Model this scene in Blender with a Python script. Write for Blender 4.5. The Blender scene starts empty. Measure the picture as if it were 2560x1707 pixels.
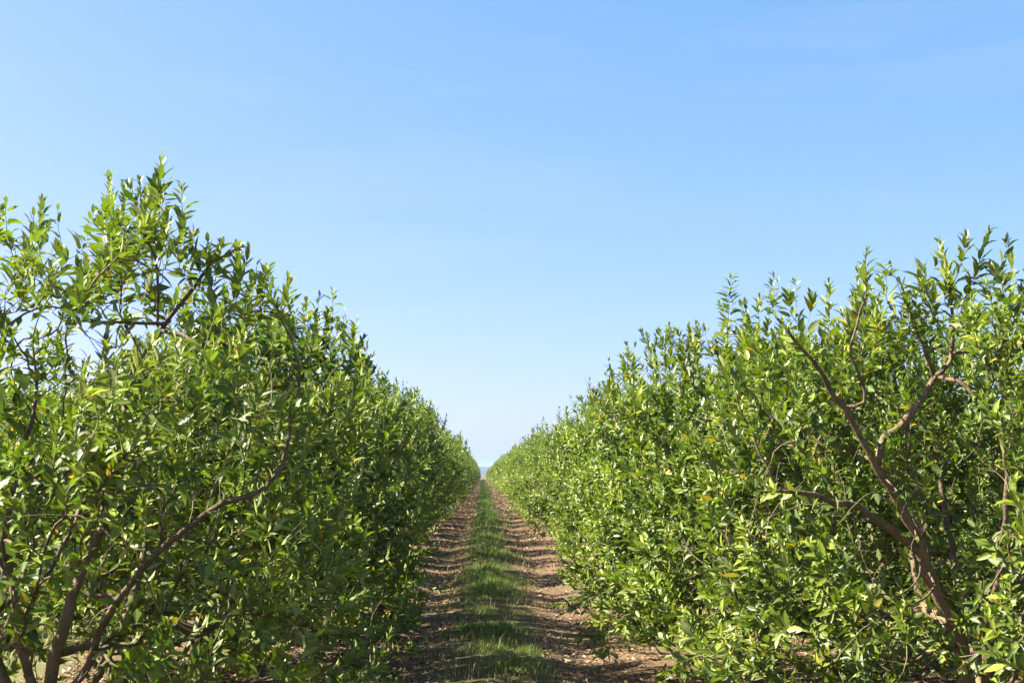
import bpy, math, random
import numpy as np
from mathutils import Vector, Matrix, noise
from mathutils.bvhtree import BVHTree

noise.seed_set(7)
random.seed(7)
SC = bpy.context.scene
COL = SC.collection
R = math.radians

# ------------------------------------------------------------------ camera
FPX, PW, PH = 3050.0, 2560.0, 1707.0          # focal length in photo pixels, photo size
PITCH = math.atan((1186 - PH / 2) / FPX)       # looking a little up
YAW = -math.atan((PW / 2 - 1207) / FPX)        # and a little to the right of the rows
CAM = Vector((0, 0, 1.6))
cd = bpy.data.cameras.new('camera')
cam = bpy.data.objects.new('camera', cd)
COL.objects.link(cam)
cam.location = CAM
cam.rotation_euler = (R(90) + PITCH, 0, YAW)
cd.sensor_width = 36
cd.lens = 36 * FPX / PW
cd.clip_start = .05
cd.clip_end = 12000
cd.dof.use_dof = True
cd.dof.focus_distance = 12
cd.dof.aperture_fstop = 9
SC.camera = cam
CROT = cam.rotation_euler.to_matrix()


def at(px, py, y):
    """a pixel of the photograph, as a point at depth y along the rows"""
    d = CROT @ Vector(((px - PW / 2) / FPX, -(py - PH / 2) / FPX, -1))
    return np.array(CAM + d * (y / d.y))


# ------------------------------------------------------------------ sky, sun, exposure
SUN_EL, SUN_AZ = R(43), R(-3)                  # from the left, a little ahead
SUN = Vector((-math.cos(SUN_EL) * math.cos(SUN_AZ), -math.cos(SUN_EL) * math.sin(SUN_AZ), math.sin(SUN_EL)))
w = bpy.data.worlds.new('World')
SC.world = w
w.use_nodes = True
nt = w.node_tree
nt.nodes.clear()
wo = nt.nodes.new('ShaderNodeOutputWorld')
bg = nt.nodes.new('ShaderNodeBackground')
sky = nt.nodes.new('ShaderNodeTexSky')
sky.sky_type = 'NISHITA'
sky.sun_disc = False
sky.sun_elevation = SUN_EL
sky.sun_rotation = math.atan2(SUN.x, SUN.y)
sky.altitude = 0
sky.air_density = 0.7
sky.dust_density = 1.5
sky.ozone_density = 6.0
bg.inputs['Strength'].default_value = 0.060
# the picture's softer green response over the whole sky, and thin high cirrus
sep = nt.nodes.new('ShaderNodeSeparateColor')
cmb = nt.nodes.new('ShaderNodeCombineColor')
pw = nt.nodes.new('ShaderNodeMath')
pw.operation = 'POWER'
pw.inputs[1].default_value = .61
ml = nt.nodes.new('ShaderNodeMath')
ml.operation = 'MULTIPLY'
ml.inputs[1].default_value = 1.31
nt.links.new(sky.outputs[0], sep.inputs[0])
nt.links.new(sep.outputs[0], cmb.inputs[0])
nt.links.new(sep.outputs[1], pw.inputs[0])
nt.links.new(pw.outputs[0], ml.inputs[0])
nt.links.new(ml.outputs[0], cmb.inputs[1])
nt.links.new(sep.outputs[2], cmb.inputs[2])
tcw = nt.nodes.new('ShaderNodeTexCoord')
mp = nt.nodes.new('ShaderNodeMapping')
mp.inputs['Rotation'].default_value = (R(20), R(38), R(15))
mp.inputs['Scale'].default_value = (1.2, 2.0, 9.0)
cn = nt.nodes.new('ShaderNodeTexNoise')
cn.inputs['Scale'].default_value = 1.6
cn.inputs['Detail'].default_value = 6
cn.inputs['Roughness'].default_value = .62
cr = nt.nodes.new('ShaderNodeMapRange')
cr.inputs[1].default_value = .52
cr.inputs[2].default_value = .80
cr.inputs[4].default_value = .17
cx = nt.nodes.new('ShaderNodeMix')
cx.data_type = 'RGBA'
cx.inputs[7].default_value = (2.6, 2.8, 3.1, 1)
nt.links.new(tcw.outputs['Generated'], mp.inputs['Vector'])
nt.links.new(mp.outputs[0], cn.inputs['Vector'])
nt.links.new(cn.outputs[0], cr.inputs[0])
nt.links.new(cr.outputs[0], cx.inputs[0])
nt.links.new(cmb.outputs[0], cx.inputs[6])
nt.links.new(cx.outputs[2], bg.inputs['Color'])
nt.links.new(bg.outputs[0], wo.inputs['Surface'])

sl = bpy.data.lights.new('sun', 'SUN')
sl.energy = 5.0
sl.angle = R(.53)
sl.color = (1, .92, .79)
so = bpy.data.objects.new('sun', sl)
COL.objects.link(so)
so.rotation_euler = (-SUN).to_track_quat('-Z', 'Y').to_euler()

SC.view_settings.view_transform = 'Standard'
SC.view_settings.look = 'None'
SC.view_settings.gamma = 1
SC.view_settings.use_curve_mapping = False
SC.view_settings.exposure = 2.41
SC.cycles.max_bounces = 5
SC.cycles.diffuse_bounces = 2
SC.cycles.transmission_bounces = 3
SC.cycles.glossy_bounces = 2
SC.cycles.sample_clamp_indirect = 6
SC.cycles.use_denoising = True


# ------------------------------------------------------------------ materials
class NT:
    def __init__(s, name):
        s.m = bpy.data.materials.new(name)
        s.m.use_nodes = True
        s.t = s.m.node_tree
        s.t.nodes.clear()
        s.out = s.n('OutputMaterial')

    def n(s, kind, **kw):
        o = s.t.nodes.new('ShaderNode' + kind)
        for k, v in kw.items():
            setattr(o, k, v)
        return o

    def l(s, a, b):
        s.t.links.new(a, b)

    def put(s, sock, v):
        if isinstance(v, bpy.types.NodeSocket):
            s.l(v, sock)
        else:
            sock.default_value = (*v, 1) if isinstance(v, tuple) and len(v) == 3 and sock.type == 'RGBA' else v

    def mix(s, f, a, b):
        o = s.n('Mix', data_type='RGBA')
        s.put(o.inputs[0], f)
        s.put(o.inputs[6], a)
        s.put(o.inputs[7], b)
        return o.outputs[2]

    def math(s, op, a, b=0.0, clamp=False):
        o = s.n('Math', operation=op, use_clamp=clamp)
        s.put(o.inputs[0], a)
        s.put(o.inputs[1], b)
        return o.outputs[0]

    def ramp(s, v, a, b):
        o = s.n('MapRange')
        s.put(o.inputs[0], v)
        o.inputs[1].default_value = a
        o.inputs[2].default_value = b
        return o.outputs[0]

    def noise(s, scale, detail=3, vec=None, rough=.5):
        o = s.n('TexNoise')
        o.inputs['Scale'].default_value = scale
        o.inputs['Detail'].default_value = detail
        o.inputs['Roughness'].default_value = rough
        if vec is not None:
            s.l(vec, o.inputs['Vector'])
        return o.outputs[0]

    def attr(s, name):
        a = s.n('Attribute', attribute_name=name)
        p = s.n('SeparateXYZ')
        s.l(a.outputs['Vector'], p.inputs[0])
        return p.outputs

    def bump(s, h, dist, strength=1.0):
        o = s.n('Bump')
        o.inputs['Strength'].default_value = strength
        o.inputs['Distance'].default_value = dist
        s.l(h, o.inputs['Height'])
        return o.outputs[0]

    def bsdf(s, col, rough, spec=.5, normal=None):
        o = s.n('BsdfPrincipled')
        s.put(o.inputs['Base Color'], col)
        s.put(o.inputs['Roughness'], rough)
        o.inputs['Specular IOR Level'].default_value = spec
        if normal is not None:
            s.l(normal, o.inputs['Normal'])
        return o.outputs[0]

    def translucent(s, shader, col, fac):
        t = s.n('BsdfTranslucent')
        s.put(t.inputs['Color'], col)
        m = s.n('MixShader')
        s.put(m.inputs[0], fac)
        s.l(shader, m.inputs[1])
        s.l(t.outputs[0], m.inputs[2])
        return m.outputs[0]

    def done(s, shader):
        s.l(shader, s.out.inputs['Surface'])
        return s.m


def mat_leaf():
    m = NT('citrus_leaf')
    tint, yellow, rib = m.attr('tone')
    rnd = m.n('ObjectInfo').outputs['Random']
    tint = m.math('ADD', tint, m.math('MULTIPLY', m.math('SUBTRACT', rnd, .5), .35), True)
    top = m.mix(tint, (.016, .040, .003), (.155, .215, .014))
    under = m.mix(tint, (.100, .140, .036), (.255, .300, .090))
    back = m.n('NewGeometry').outputs['Backfacing']
    c = m.mix(back, top, under)
    c = m.mix(yellow, c, (.38, .29, .025))
    ribm = m.math('MULTIPLY', m.math('POWER', rib, 6.0), .45)
    c = m.mix(ribm, c, (.26, .31, .10))
    tc = m.mix(tint, (.040, .110, .002), (.23, .38, .008))
    tc = m.mix(yellow, tc, (.60, .42, .02))
    rg = m.mix(back, (.46, .46, .46), (.58, .58, .58))
    sh = m.bsdf(c, .4, .32)
    m.l(rg, sh.node.inputs['Roughness'])
    return m.done(m.translucent(sh, tc, .22))


def mat_bark():
    m = NT('citrus_bark')
    green, dead, thick = m.attr('tone')
    g = m.n('TexCoord').outputs['Object']
    n1 = m.noise(14, 5, g, .65)
    n2 = m.noise(70, 3, g)
    c = m.mix(m.ramp(n1, .35, .68), (.048, .036, .021), (.150, .108, .060))
    c = m.mix(m.math('MULTIPLY', m.ramp(n2, .55, .7), .35), c, (.19, .17, .12))
    c = m.mix(m.math('MULTIPLY', thick, .55), c, (.24, .168, .080))
    c = m.mix(m.math('MULTIPLY', m.ramp(n2, .3, .5), .0), c, c)
    c = m.mix(green, c, (.10, .14, .03))
    c = m.mix(dead, c, (.20, .15, .115))
    h = m.math('ADD', n1, m.math('MULTIPLY', n2, .5))
    return m.done(m.bsdf(c, .82, .25, m.bump(h, .012, 1.0)))


def mat_fruit():
    m = NT('unripe_peel')
    g = m.n('TexCoord').outputs['Object']
    n1 = m.noise(20, 2, g)
    n2 = m.noise(600, 1, g)
    c = m.mix(n1, (.05, .12, .015), (.14, .21, .03))
    return m.done(m.bsdf(c, .38, .5, m.bump(n2, .001, .5)))


def mat_grass():
    m = NT('grass_blade')
    dry, tint, up = m.attr('tone')
    c = m.mix(tint, (.034, .078, .010), (.095, .165, .018))
    c = m.mix(dry, c, (.30, .23, .09))
    tc = m.mix(dry, (.15, .24, .02), (.36, .28, .09))
    return m.done(m.translucent(m.bsdf(c, .55, .35), tc, .32))


def mat_litter():
    m = NT('dry_litter')
    t, u, v = m.attr('tone')
    c = m.mix(t, (.088, .050, .022), (.285, .200, .108))
    c = m.mix(u, c, (.42, .33, .24))
    c = m.mix(v, c, (.30, .12, .05))
    return m.done(m.translucent(m.bsdf(c, .75, .3), c, .12))


def mat_soil(kind):
    m = NT(kind + '_soil')
    pos = m.n('NewGeometry').outputs['Position']
    big = m.noise(.9, 4, pos)
    mid = m.noise(7, 5, pos, .62)
    fine = m.noise(48, 4, pos, .7)
    vor = m.n('TexVoronoi', feature='F1')
    vor.inputs['Scale'].default_value = 34
    vor.inputs['Randomness'].default_value = 1
    m.l(pos, vor.inputs['Vector'])
    d = vor.outputs['Distance']
    vc = m.n('SeparateXYZ')
    m.l(vor.outputs['Color'], vc.inputs[0])
    c = m.mix(m.ramp(mid, .3, .7), (.046, .031, .017), (.100, .069, .038))
    c = m.mix(m.math('MULTIPLY', m.ramp(fine, .35, .7), .6), c, (.19, .132, .072))
    chip = m.math('MULTIPLY', m.ramp(vc.outputs[0], .30, .6), m.ramp(d, .62, .30))
    c = m.mix(chip, c, m.mix(vc.outputs[1], (.11, .060, .028), (.26, .178, .105)))
    if kind == 'median':
        c = m.mix(.75, c, m.mix(big, (.035, .050, .014), (.085, .080, .030)))
    if kind == 'orchard':
        sx = m.n('SeparateXYZ')
        m.l(pos, sx.inputs[0])
        far = m.ramp(m.math('ABSOLUTE', m.math('ADD', sx.outputs[0], -.35)), 3.4, 4.4)
        n = m.math('ADD', far, m.math('MULTIPLY', m.math('SUBTRACT', mid, .5), .9), True)
        c = m.mix(n, c, m.mix(big, (.065, .10, .022), (.17, .16, .055)))
    sy = m.n('SeparateXYZ')
    m.l(pos, sy.inputs[0])
    c = m.mix(m.ramp(sy.outputs[1], 399, 404), c, m.mix(m.noise(.02, 2, pos), (.10, .080, .040), (.075, .065, .03)))
    h = m.math('ADD', m.math('MULTIPLY', mid, .6), m.math('ADD', fine, m.math('MULTIPLY', chip, .5)))
    return m.done(m.bsdf(c, .95, .15, m.bump(h, .02, .9)))


def mat_plain(name, a, b, scale):
    m = NT(name)
    pos = m.n('NewGeometry').outputs['Position']
    return m.done(m.bsdf(m.mix(m.noise(scale, 4, pos), a, b), .95, .1))


LEAF, BARK, FRUIT = mat_leaf(), mat_bark(), mat_fruit()
GRASS, LITTER = mat_grass(), mat_litter()

# ------------------------------------------------------------------ mesh helpers


def mesh_np(name, V, F, mat, tone=None, smooth=True):
    """V (n,3); F a list of integer arrays (k,3) or (k,4)"""
    me = bpy.data.meshes.new(name)
    V = np.ascontiguousarray(V, np.float32)
    me.vertices.add(len(V))
    me.vertices.foreach_set('co', V.ravel())
    F = [f for f in F if len(f)]
    loops = np.concatenate([f.ravel() for f in F]).astype(np.int32)
    tot = np.concatenate([np.full(len(f), f.shape[1], np.int32) for f in F])
    start = np.concatenate([[0], np.cumsum(tot)[:-1]]).astype(np.int32)
    me.loops.add(len(loops))
    me.loops.foreach_set('vertex_index', loops)
    me.polygons.add(len(tot))
    me.polygons.foreach_set('loop_start', start)
    me.polygons.foreach_set('loop_total', tot)
    if smooth:
        me.polygons.foreach_set('use_smooth', np.ones(len(tot), bool))
    if tone is not None:
        a = me.attributes.new('tone', 'FLOAT_VECTOR', 'POINT')
        a.data.foreach_set('vector', np.ascontiguousarray(tone, np.float32).ravel())
    me.materials.append(mat)
    me.update(calc_edges=True)
    return me


def link(name, me, parent=None, **props):
    o = bpy.data.objects.new(name, me)
    COL.objects.link(o)
    o.parent = parent
    for k, v in props.items():
        o[k] = v
    return o


def unit(v):
    return v / np.maximum(np.linalg.norm(v, axis=-1, keepdims=True), 1e-9)


# ------------------------------------------------------------------ leaves
def leaf_shape(rows, fold, curl, width, twist=0.):
    """a blade of unit length along y: rows of three points, folded along the midrib and bent back"""
    prof = {1: [(.42, 1.)], 2: [(.24, .86), (.64, .84)], 3: [(.16, .66), (.44, 1.), (.74, .66)]}[rows]
    V, rib = [(0, 0, 0)], [1]
    for y, k in prof:
        hw = width * .5 * k
        z = -curl * y * y
        dx = twist * y
        V += [(-hw * math.cos(fold) + dx, y, z + hw * math.sin(fold)), (dx, y, z), (hw * math.cos(fold) + dx, y, z + hw * math.sin(fold))]
        rib += [0, 1, 0]
    V.append((twist, 1 - abs(curl) * .15, -curl))
    rib.append(1)
    T, Q = [(0, 2, 1), (0, 3, 2)], []
    for r in range(rows - 1):
        a = 1 + 3 * r
        Q += [(a, a + 1, a + 4, a + 3), (a + 1, a + 2, a + 5, a + 4)]
    a, e = 1 + 3 * (rows - 1), len(V) - 1
    T += [(a, a + 1, e), (a + 1, a + 2, e)]
    return np.array(V, float), np.array(T), np.array(Q).reshape(-1, 4), np.array(rib, float)


SH = {r: [leaf_shape(r, R(f), c, wd, tw) for f, c, wd, tw in
          ((22, .10, .44, 0), (34, .22, .42, .03), (12, .05, .47, -.03), (28, -.08, .40, .02), (40, .34, .45, -.04), (18, .16, .38, .0))]
      for r in (1, 2, 3)}
for r in SH:
    SH[r] += [leaf_shape(1, R(16), .12, .50), leaf_shape(1, R(26), .2, .46)]


def leaves_mesh(name, lv, rows, keep=None):
    """lv: dict of arrays P A N L S tint yellow"""
    Vs, Ts, Qs, To, off = [], [], [], [], 0
    for si, (V, T, Q, rib) in enumerate(SH[rows]):
        k = lv['S'] == si
        if keep is not None:
            k = k & keep
        if not k.any():
            continue
        P, A, N, L = lv['P'][k], lv['A'][k], lv['N'][k], lv['L'][k]
        X = np.cross(A, N)
        W = (V[None, :, 0:1] * X[:, None] + V[None, :, 1:2] * A[:, None] + V[None, :, 2:3] * N[:, None]) * L[:, None, None] + P[:, None]
        n, m = len(P), len(V)
        Vs.append(W.reshape(-1, 3))
        base = off + np.arange(n)[:, None, None] * m
        Ts.append((T[None] + base).reshape(-1, 3))
        if len(Q):
            Qs.append((Q[None] + base).reshape(-1, 4))
        t = np.empty((n, m, 3))
        t[:, :, 0] = lv['tint'][k][:, None]
        t[:, :, 1] = lv['yellow'][k][:, None]
        t[:, :, 2] = rib[None]
        To.append(t.reshape(-1, 3))
        off += n * m
    F = [np.concatenate(Ts)] + ([np.concatenate(Qs)] if Qs else [])
    return mesh_np(name, np.concatenate(Vs), F, LEAF, np.concatenate(To))


LEAF_TINTS = [(.12, 0), (.38, 0), (.62, 0), (.88, .06), (.7, .45)]
LEAF_MESH = {}
for si, (V, T, Q, rib) in enumerate(SH[3][:6]):
    for ti, (t, yl) in enumerate(LEAF_TINTS):
        LEAF_MESH[si, ti] = mesh_np('leaf', V, [T, Q], LEAF, np.stack([np.full(len(V), t), np.full(len(V), yl), rib], 1))


# ------------------------------------------------------------------ branches
class Chain:
    __slots__ = ('pts', 'parent', 'rad', 'dead', 'role', 'fixed')


def tubes(chains, name, mat=BARK, least=3):
    Vs, Qs, To, off = [], [], [], 0
    for c in chains:
        P = c.pts
        n = len(P)
        if n < 2:
            continue
        r = c.rad
        sides = 9 if r[0] > .02 else 6 if r[0] > .008 else 4 if r[0] > .0035 else 3
        sides = max(sides, least)
        T = unit(np.gradient(P, axis=0))
        ref = np.array((.31, .52, .80))
        if abs(T[0] @ ref) > .9:
            ref = np.array((.9, -.3, .1))
        U = unit(np.cross(T, ref))
        W = np.cross(T, U)
        a = np.arange(sides) * 2 * math.pi / sides
        lump = 1 + (.10 * np.sin(a[None] * 2 + np.linspace(0, 9, n)[:, None]) + .13 * np.sin(a[None] * 3 + np.linspace(0, 37, n)[:, None]) * np.sin(np.linspace(0, 23, n))[:, None] if r[0] > .012 else 0)
        ring = P[:, None] + (U[:, None] * np.cos(a)[None, :, None] + W[:, None] * np.sin(a)[None, :, None]) * (r[:, None] * lump)[:, :, None]
        Vs.append(ring.reshape(-1, 3))
        i = np.arange(n - 1)[:, None] * sides
        j = np.arange(sides)[None]
        q = np.stack([i + j, i + (j + 1) % sides, i + sides + (j + 1) % sides, i + sides + j], -1).reshape(-1, 4)
        Qs.append(q + off)
        Qs.append(np.array([[off + (n - 1) * sides + k for k in (0, 1, 2, 2 if sides == 3 else 3)]]) if sides == 4 else np.zeros((0, 4), int))
        t = np.zeros((n, sides, 3))
        t[:, :, 0] = (np.clip((.0042 - r) / .002, 0, .85) * (0 if c.dead else 1))[:, None]
        t[:, :, 1] = .8 if c.dead else 0
        t[:, :, 2] = np.clip((r - .012) / .03, 0, 1)[:, None]
        To.append(t.reshape(-1, 3))
        off += n * sides
    return mesh_np(name, np.concatenate(Vs), [np.concatenate([q for q in Qs if len(q)])], mat, np.concatenate(To))


def smooth_line(pts, step):
    """Catmull-Rom through pts, resampled about every step metres"""
    P = np.asarray(pts, float)
    E = np.vstack([2 * P[0] - P[1], P, 2 * P[-1] - P[-2]])
    out = []
    for i in range(1, len(E) - 2):
        k = max(2, int(np.linalg.norm(E[i + 1] - E[i]) / step))
        t = np.linspace(0, 1, k, endpoint=False)[:, None]
        out.append(.5 * ((2 * E[i]) + (-E[i - 1] + E[i + 1]) * t + (2 * E[i - 1] - 5 * E[i] + 4 * E[i + 1] - E[i + 2]) * t * t
                         + (-E[i - 1] + 3 * E[i] - 3 * E[i + 1] + E[i + 2]) * t ** 3))
    out.append(P[-1:])
    return np.concatenate(out)


class Tree:
    """A citrus bush in its own space: the trunk stands at the origin, the row runs along y."""

    def __init__(s, seed, half=(1.4, 1.75), top=3.0, bottom=.18, shoots=650, leaf=.082, stems=5, custom=(), sprouts=14,
                 dead=30, per=1.0, custom_sprouts=(), side=0, holes=(), skirt=0, fill=9000, taper=.30, box=2.4):
        s.g = np.random.default_rng(seed)
        s.half, s.top, s.bottom, s.leaf, s.per = half, top, bottom, leaf, per
        s.off = seed * 3.7
        s.holes, s.taper, s.box = holes, taper, box
        s.chains = []
        s.np_, s.nd, s.nref = [], [], []
        s.L = {k: [] for k in ('P', 'A', 'N', 'L', 'S', 'tint', 'yellow')}
        g = s.g
        # trunk
        if not custom:
            lean = g.normal(0, .07, 2)
            tr = smooth_line([(0, 0, -.06), (lean[0] * .4, lean[1] * .4, .25), (lean[0], lean[1], .55 + g.uniform(-.08, .1))], .07)
            s.add(tr, None, 'trunk')
            for k in range(stems):
                az = 2 * math.pi * (k + g.uniform(-.3, .3)) / stems
                d = np.array((math.cos(az) * half[0], math.sin(az) * half[1], 0))
                b = len(tr) - 1 - int(g.integers(0, 4))
                p0 = tr[b]
                reach = g.uniform(.34, .52)
                zt = g.uniform(.55, .82) * top
                e = d * reach + np.array((0, 0, zt))
                mid = p0 + (e - p0) * .42 + np.array((0, 0, -.05)) + d * .12 + g.normal(0, .06, 3)
                s.add(smooth_line([p0, p0 * .8 + mid * .2 + d * .03, mid, e * .7 + mid * .3 + g.normal(0, .05, 3), e], .08), (0, b), 'limb')
        for pts, r0, r1, role, par in custom:
            ln = smooth_line(pts, .07)
            w = g.normal(0, .008, (len(ln), 3))
            w = (w + np.roll(w, 1, 0)) * .5
            ln[1:-1] += w[1:-1]
            s.add(ln, par, role, fixed=(r0, r1))
            if role == 'limb':
                s.leaf_out(ln, .30, .85)
        # attraction points in the crown, thick towards its outside
        pts = []
        while len(pts) < shoots:
            q = g.uniform(-1, 1, (400, 3))
            for u in q:
                p = np.array((u[0] * half[0] * 1.05, u[1] * half[1] * 1.05, bottom + (u[2] * .5 + .5) * (top - bottom) * 1.05))
                f = s.field(p)
                if f < 1 and s.clump(p) and g.random() < .10 + .95 * max(0, f - .38) ** 1.5 / .49 and not s.hole(p):
                    pts.append(p)
        pts = np.array(pts[:shoots])
        axis = np.array((0, 0, .9))
        d0 = np.linalg.norm((pts - axis) / np.array((half[0], half[1], top * .5)), axis=1)
        for p in pts[np.argsort(d0)]:
            s.reach(p)
        for k in range(skirt):                  # low boughs hanging over the edge of the track
            a = g.uniform(-1.2, 1.2)
            p = np.array((side * half[0] * g.uniform(.80, 1.12) * math.cos(a) ** .4, half[1] * math.sin(a) * 1.05, g.uniform(.12, .75)))
            if not s.hole(p):
                s.reach(p)
        for k in range(sprouts):                # upright shoots that stand above the crown
            a = g.uniform(0, 2 * math.pi)
            rr = math.sqrt(g.uniform(0, .75))
            p = np.array((math.cos(a) * rr * half[0], math.sin(a) * rr * half[1], 0))
            p[2] = s.height(p[0], p[1]) - g.uniform(.0, .12)
            if not s.hole(p):
                s.reach(p, up=g.uniform(.18, .48))
        for p, ln in custom_sprouts:
            s.reach(np.asarray(p, float), up=ln)
        for k in range(dead):
            s.dead_twig()
        s.radii()
        s.fill(fill)
        s.lv = {k: np.concatenate([np.atleast_1d(x) for x in v]) for k, v in s.L.items()}
        s.lv['A'] = unit(s.lv['A'])

    def lump(s, p):
        return noise.noise(Vector(p) * 1.1 + Vector((s.off, 0, 0))) * .21 + noise.noise(Vector(p) * 2.7 + Vector((0, s.off, 0))) * .10

    def clump(s, p):
        n = noise.noise(Vector(p) * 1.8 + Vector((0, 0, s.off)))
        return s.g.random() < .50 + 4.5 * n

    def field(s, p):
        c = (s.top + s.bottom) * .5
        h = (s.top - s.bottom) * .5
        z = (p[2] - c) / h
        wx = s.half[0] * (1.02 - s.taper * max(0, z + .25) ** 2)
        u, v = abs(p[0]) / wx, abs(p[1]) / (s.half[1] * (1 - .2 * max(0, z) ** 2))
        return ((u ** s.box + abs(z) ** s.box) ** (2.4 / s.box) + v ** 2.4) ** (1 / 2.4) * (1 + s.lump(p))

    def hole(s, p):
        return any(((p[0] - h[0]) / h[3]) ** 2 + ((p[1] - h[1]) / h[4]) ** 2 + ((p[2] - h[2]) / h[5]) ** 2 < 1 for h in s.holes)

    def height(s, x, y):
        z = s.top * 1.1
        while z > .5 and s.field((x, y, z)) > 1:
            z -= .04
        return z

    def add(s, pts, parent, role, fixed=None, dead=False):
        c = Chain()
        c.pts, c.parent, c.role, c.fixed, c.dead = np.asarray(pts, float), parent, role, fixed, dead
        k = len(s.chains)
        s.chains.append(c)
        if role in ('trunk', 'limb', 'twig') and not dead:
            lo = 0 if role != 'twig' else 1
            s.np_.append(c.pts[lo:])
            s.nd.append(unit(np.gradient(c.pts, axis=0))[lo:])
            s.nref.append(np.array([(k, i) for i in range(lo, len(c.pts))]))
            s.cache = None
        return k

    def nodes(s):
        if s.cache is None:
            s.np_, s.nd, s.nref = [np.concatenate(s.np_)], [np.concatenate(s.nd)], [np.concatenate(s.nref)]
            s.cache = True
        return s.np_[0], s.nd[0], s.nref[0]

    def reach(s, p, up=0.):
        g = s.g
        P, D, ref = s.nodes()
        out = p - np.array((0, 0, .75 + .25 * p[2]))
        out[:2] /= np.array(s.half)
        want = unit(out + np.array((0, 0, .35)))
        v = p - P
        d = np.linalg.norm(v, axis=1) + 1e-6
        cost = d * (1 + .9 * (1 - (v @ want) / d)) + .25 * d * (1 - np.sum(v * D, 1) / d)
        cost = np.where(d < .06, cost + .2, cost)
        j = int(np.argmin(cost))
        p0, d0 = P[j], D[j]
        dist = d[j]
        # direction of the leafy shoot
        rise = np.clip((p[2] - .5) / 1.6, -.25, 1.)
        if up:
            sd = unit(np.array((0, 0, 1.)) + g.normal(0, .24, 3) + out * .10)
            sl = up
        else:
            sd = unit(unit(out) * g.uniform(.5, 1.0) + np.array((0, 0, .48 + .65 * rise)) + g.normal(0, .34, 3))
            sl = g.uniform(.10, .30)
        q = p + sd * sl
        if q[2] < .07:
            q[2] = .07 + g.uniform(0, .05)
        k = max(3, int((dist + sl) / .055))
        t = np.linspace(0, 1, k + 1)[:, None]
        c1 = p0 + unit(d0 * .7 + (p - p0) / dist) * dist * .38
        c2 = p - sd * dist * .3
        # cubic up to p, then the shoot
        ka = max(2, int(dist / .06))
        ta = np.linspace(0, 1, ka + 1)[:, None]
        a = (1 - ta) ** 3 * p0 + 3 * (1 - ta) ** 2 * ta * c1 + 3 * (1 - ta) * ta ** 2 * c2 + ta ** 3 * p
        kb = max(2, int(sl / .05))
        tb = np.linspace(0, 1, kb + 1)[1:, None]
        b = p + (q - p) * tb + np.array((0, 0, 1.)) * (tb ** 2) * sl * .12
        ln = np.vstack([a, b])
        ln[1:-1] += g.normal(0, .006, (len(ln) - 2, 3))
        s.add(ln, (int(ref[j][0]), int(ref[j][1])), 'twig')
        s.leaf_out(ln, sl + min(dist * .55, .22), big=1.0 + .15 * (up > 0), bare=up > 0 and g.random() < .3)

    def leaf_out(s, ln, length, big=1.0, bare=False):
        g = s.g
        seg = np.linalg.norm(np.diff(ln, axis=0), axis=1)
        cum = np.concatenate([[0], np.cumsum(seg)])
        tot = cum[-1]
        n = max(5, int((.25 if bare else 1) * min(length, tot) / .0112 * s.per))
        u = tot - np.sort(g.uniform(0, 1, n) ** 1.15 * min(length, tot))
        f = np.clip((tot - u) / max(length, .05), 0, 1)          # 0 at the tip
        pos = np.stack([np.interp(u, cum, ln[:, k]) for k in range(3)], 1)
        T = np.stack([np.interp(u, cum, np.gradient(ln[:, k])) for k in range(3)], 1)
        T = unit(T)
        ref = np.array((.2, .5, .84)) if abs(T[-1][2]) < .8 else np.array((1., .2, 0))
        U = unit(np.cross(T, ref))
        W = np.cross(T, U)
        phi = np.arange(n) * 2.3999 + g.uniform(0, 6.3) + g.normal(0, .35, n)
        rad = U * np.cos(phi)[:, None] + W * np.sin(phi)[:, None]
        th = R(16) + R(36) * f ** .8 + g.normal(0, R(13), n)
        if g.random() < .25:                    # an older, opener shoot
            th = th + R(22)
        ct, st = np.cos(th)[:, None], np.sin(th)[:, None]
        A = T * ct + rad * st
        N = T * st - rad * ct
        A = unit(A + np.array((0, 0, -1.)) * (.02 + .22 * f * g.uniform(0, 1, n) ** 2)[:, None])
        N = N + np.array((0, 0, .12)) + np.array(SUN) * .10 + g.normal(0, .24, (n, 3))
        N = unit(N - A * np.sum(N * A, 1)[:, None])
        L = s.leaf * big * g.uniform(.60, 1.32, n) * (.62 + .55 * np.minimum(1, f * 2.2))
        pos = pos + A * (.10 * L)[:, None] + rad * .002
        sh = np.clip(g.normal(.42, .28) + g.normal(0, .20, n) + .25 * (1 - f), 0, 1)
        yl = np.where(g.random(n) < .028, g.uniform(.35, .95, n), np.clip(g.normal(.02, .05, n), 0, .15))
        for k, x in zip(('P', 'A', 'N', 'L', 'S', 'tint', 'yellow'), (pos, A, N, L, g.integers(0, 6, n), sh, yl)):
            s.L[k].append(x)

    def fill(s, n):
        """large dark shade leaves on the wood inside the crown"""
        g = s.g
        P, D, ref = s.nodes()
        f = np.array([s.field(p) for p in P])
        ok = np.where((f < .86) & (P[:, 2] > .45))[0]
        if not len(ok):
            return
        j = g.choice(ok, n)
        A = unit(g.normal(0, 1, (n, 3)) + D[j] * .8 + np.array((0, 0, -.15)))
        N = g.normal(0, .7, (n, 3)) + np.array((0, 0, .8))
        N = unit(N - A * np.sum(N * A, 1)[:, None])
        p = P[j] + g.normal(0, .05, (n, 3))
        keep = np.array([not s.hole(q) for q in p])
        for k, x in zip(('P', 'A', 'N', 'L', 'S', 'tint', 'yellow'), (p, A, N, s.leaf * g.uniform(1.0, 1.5, n), 6 + g.integers(0, 2, n), g.uniform(.0, .35, n),
                                                                   np.where(g.random(n) < .02, .6, 0.))):
            s.L[k].append(x[keep])

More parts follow.
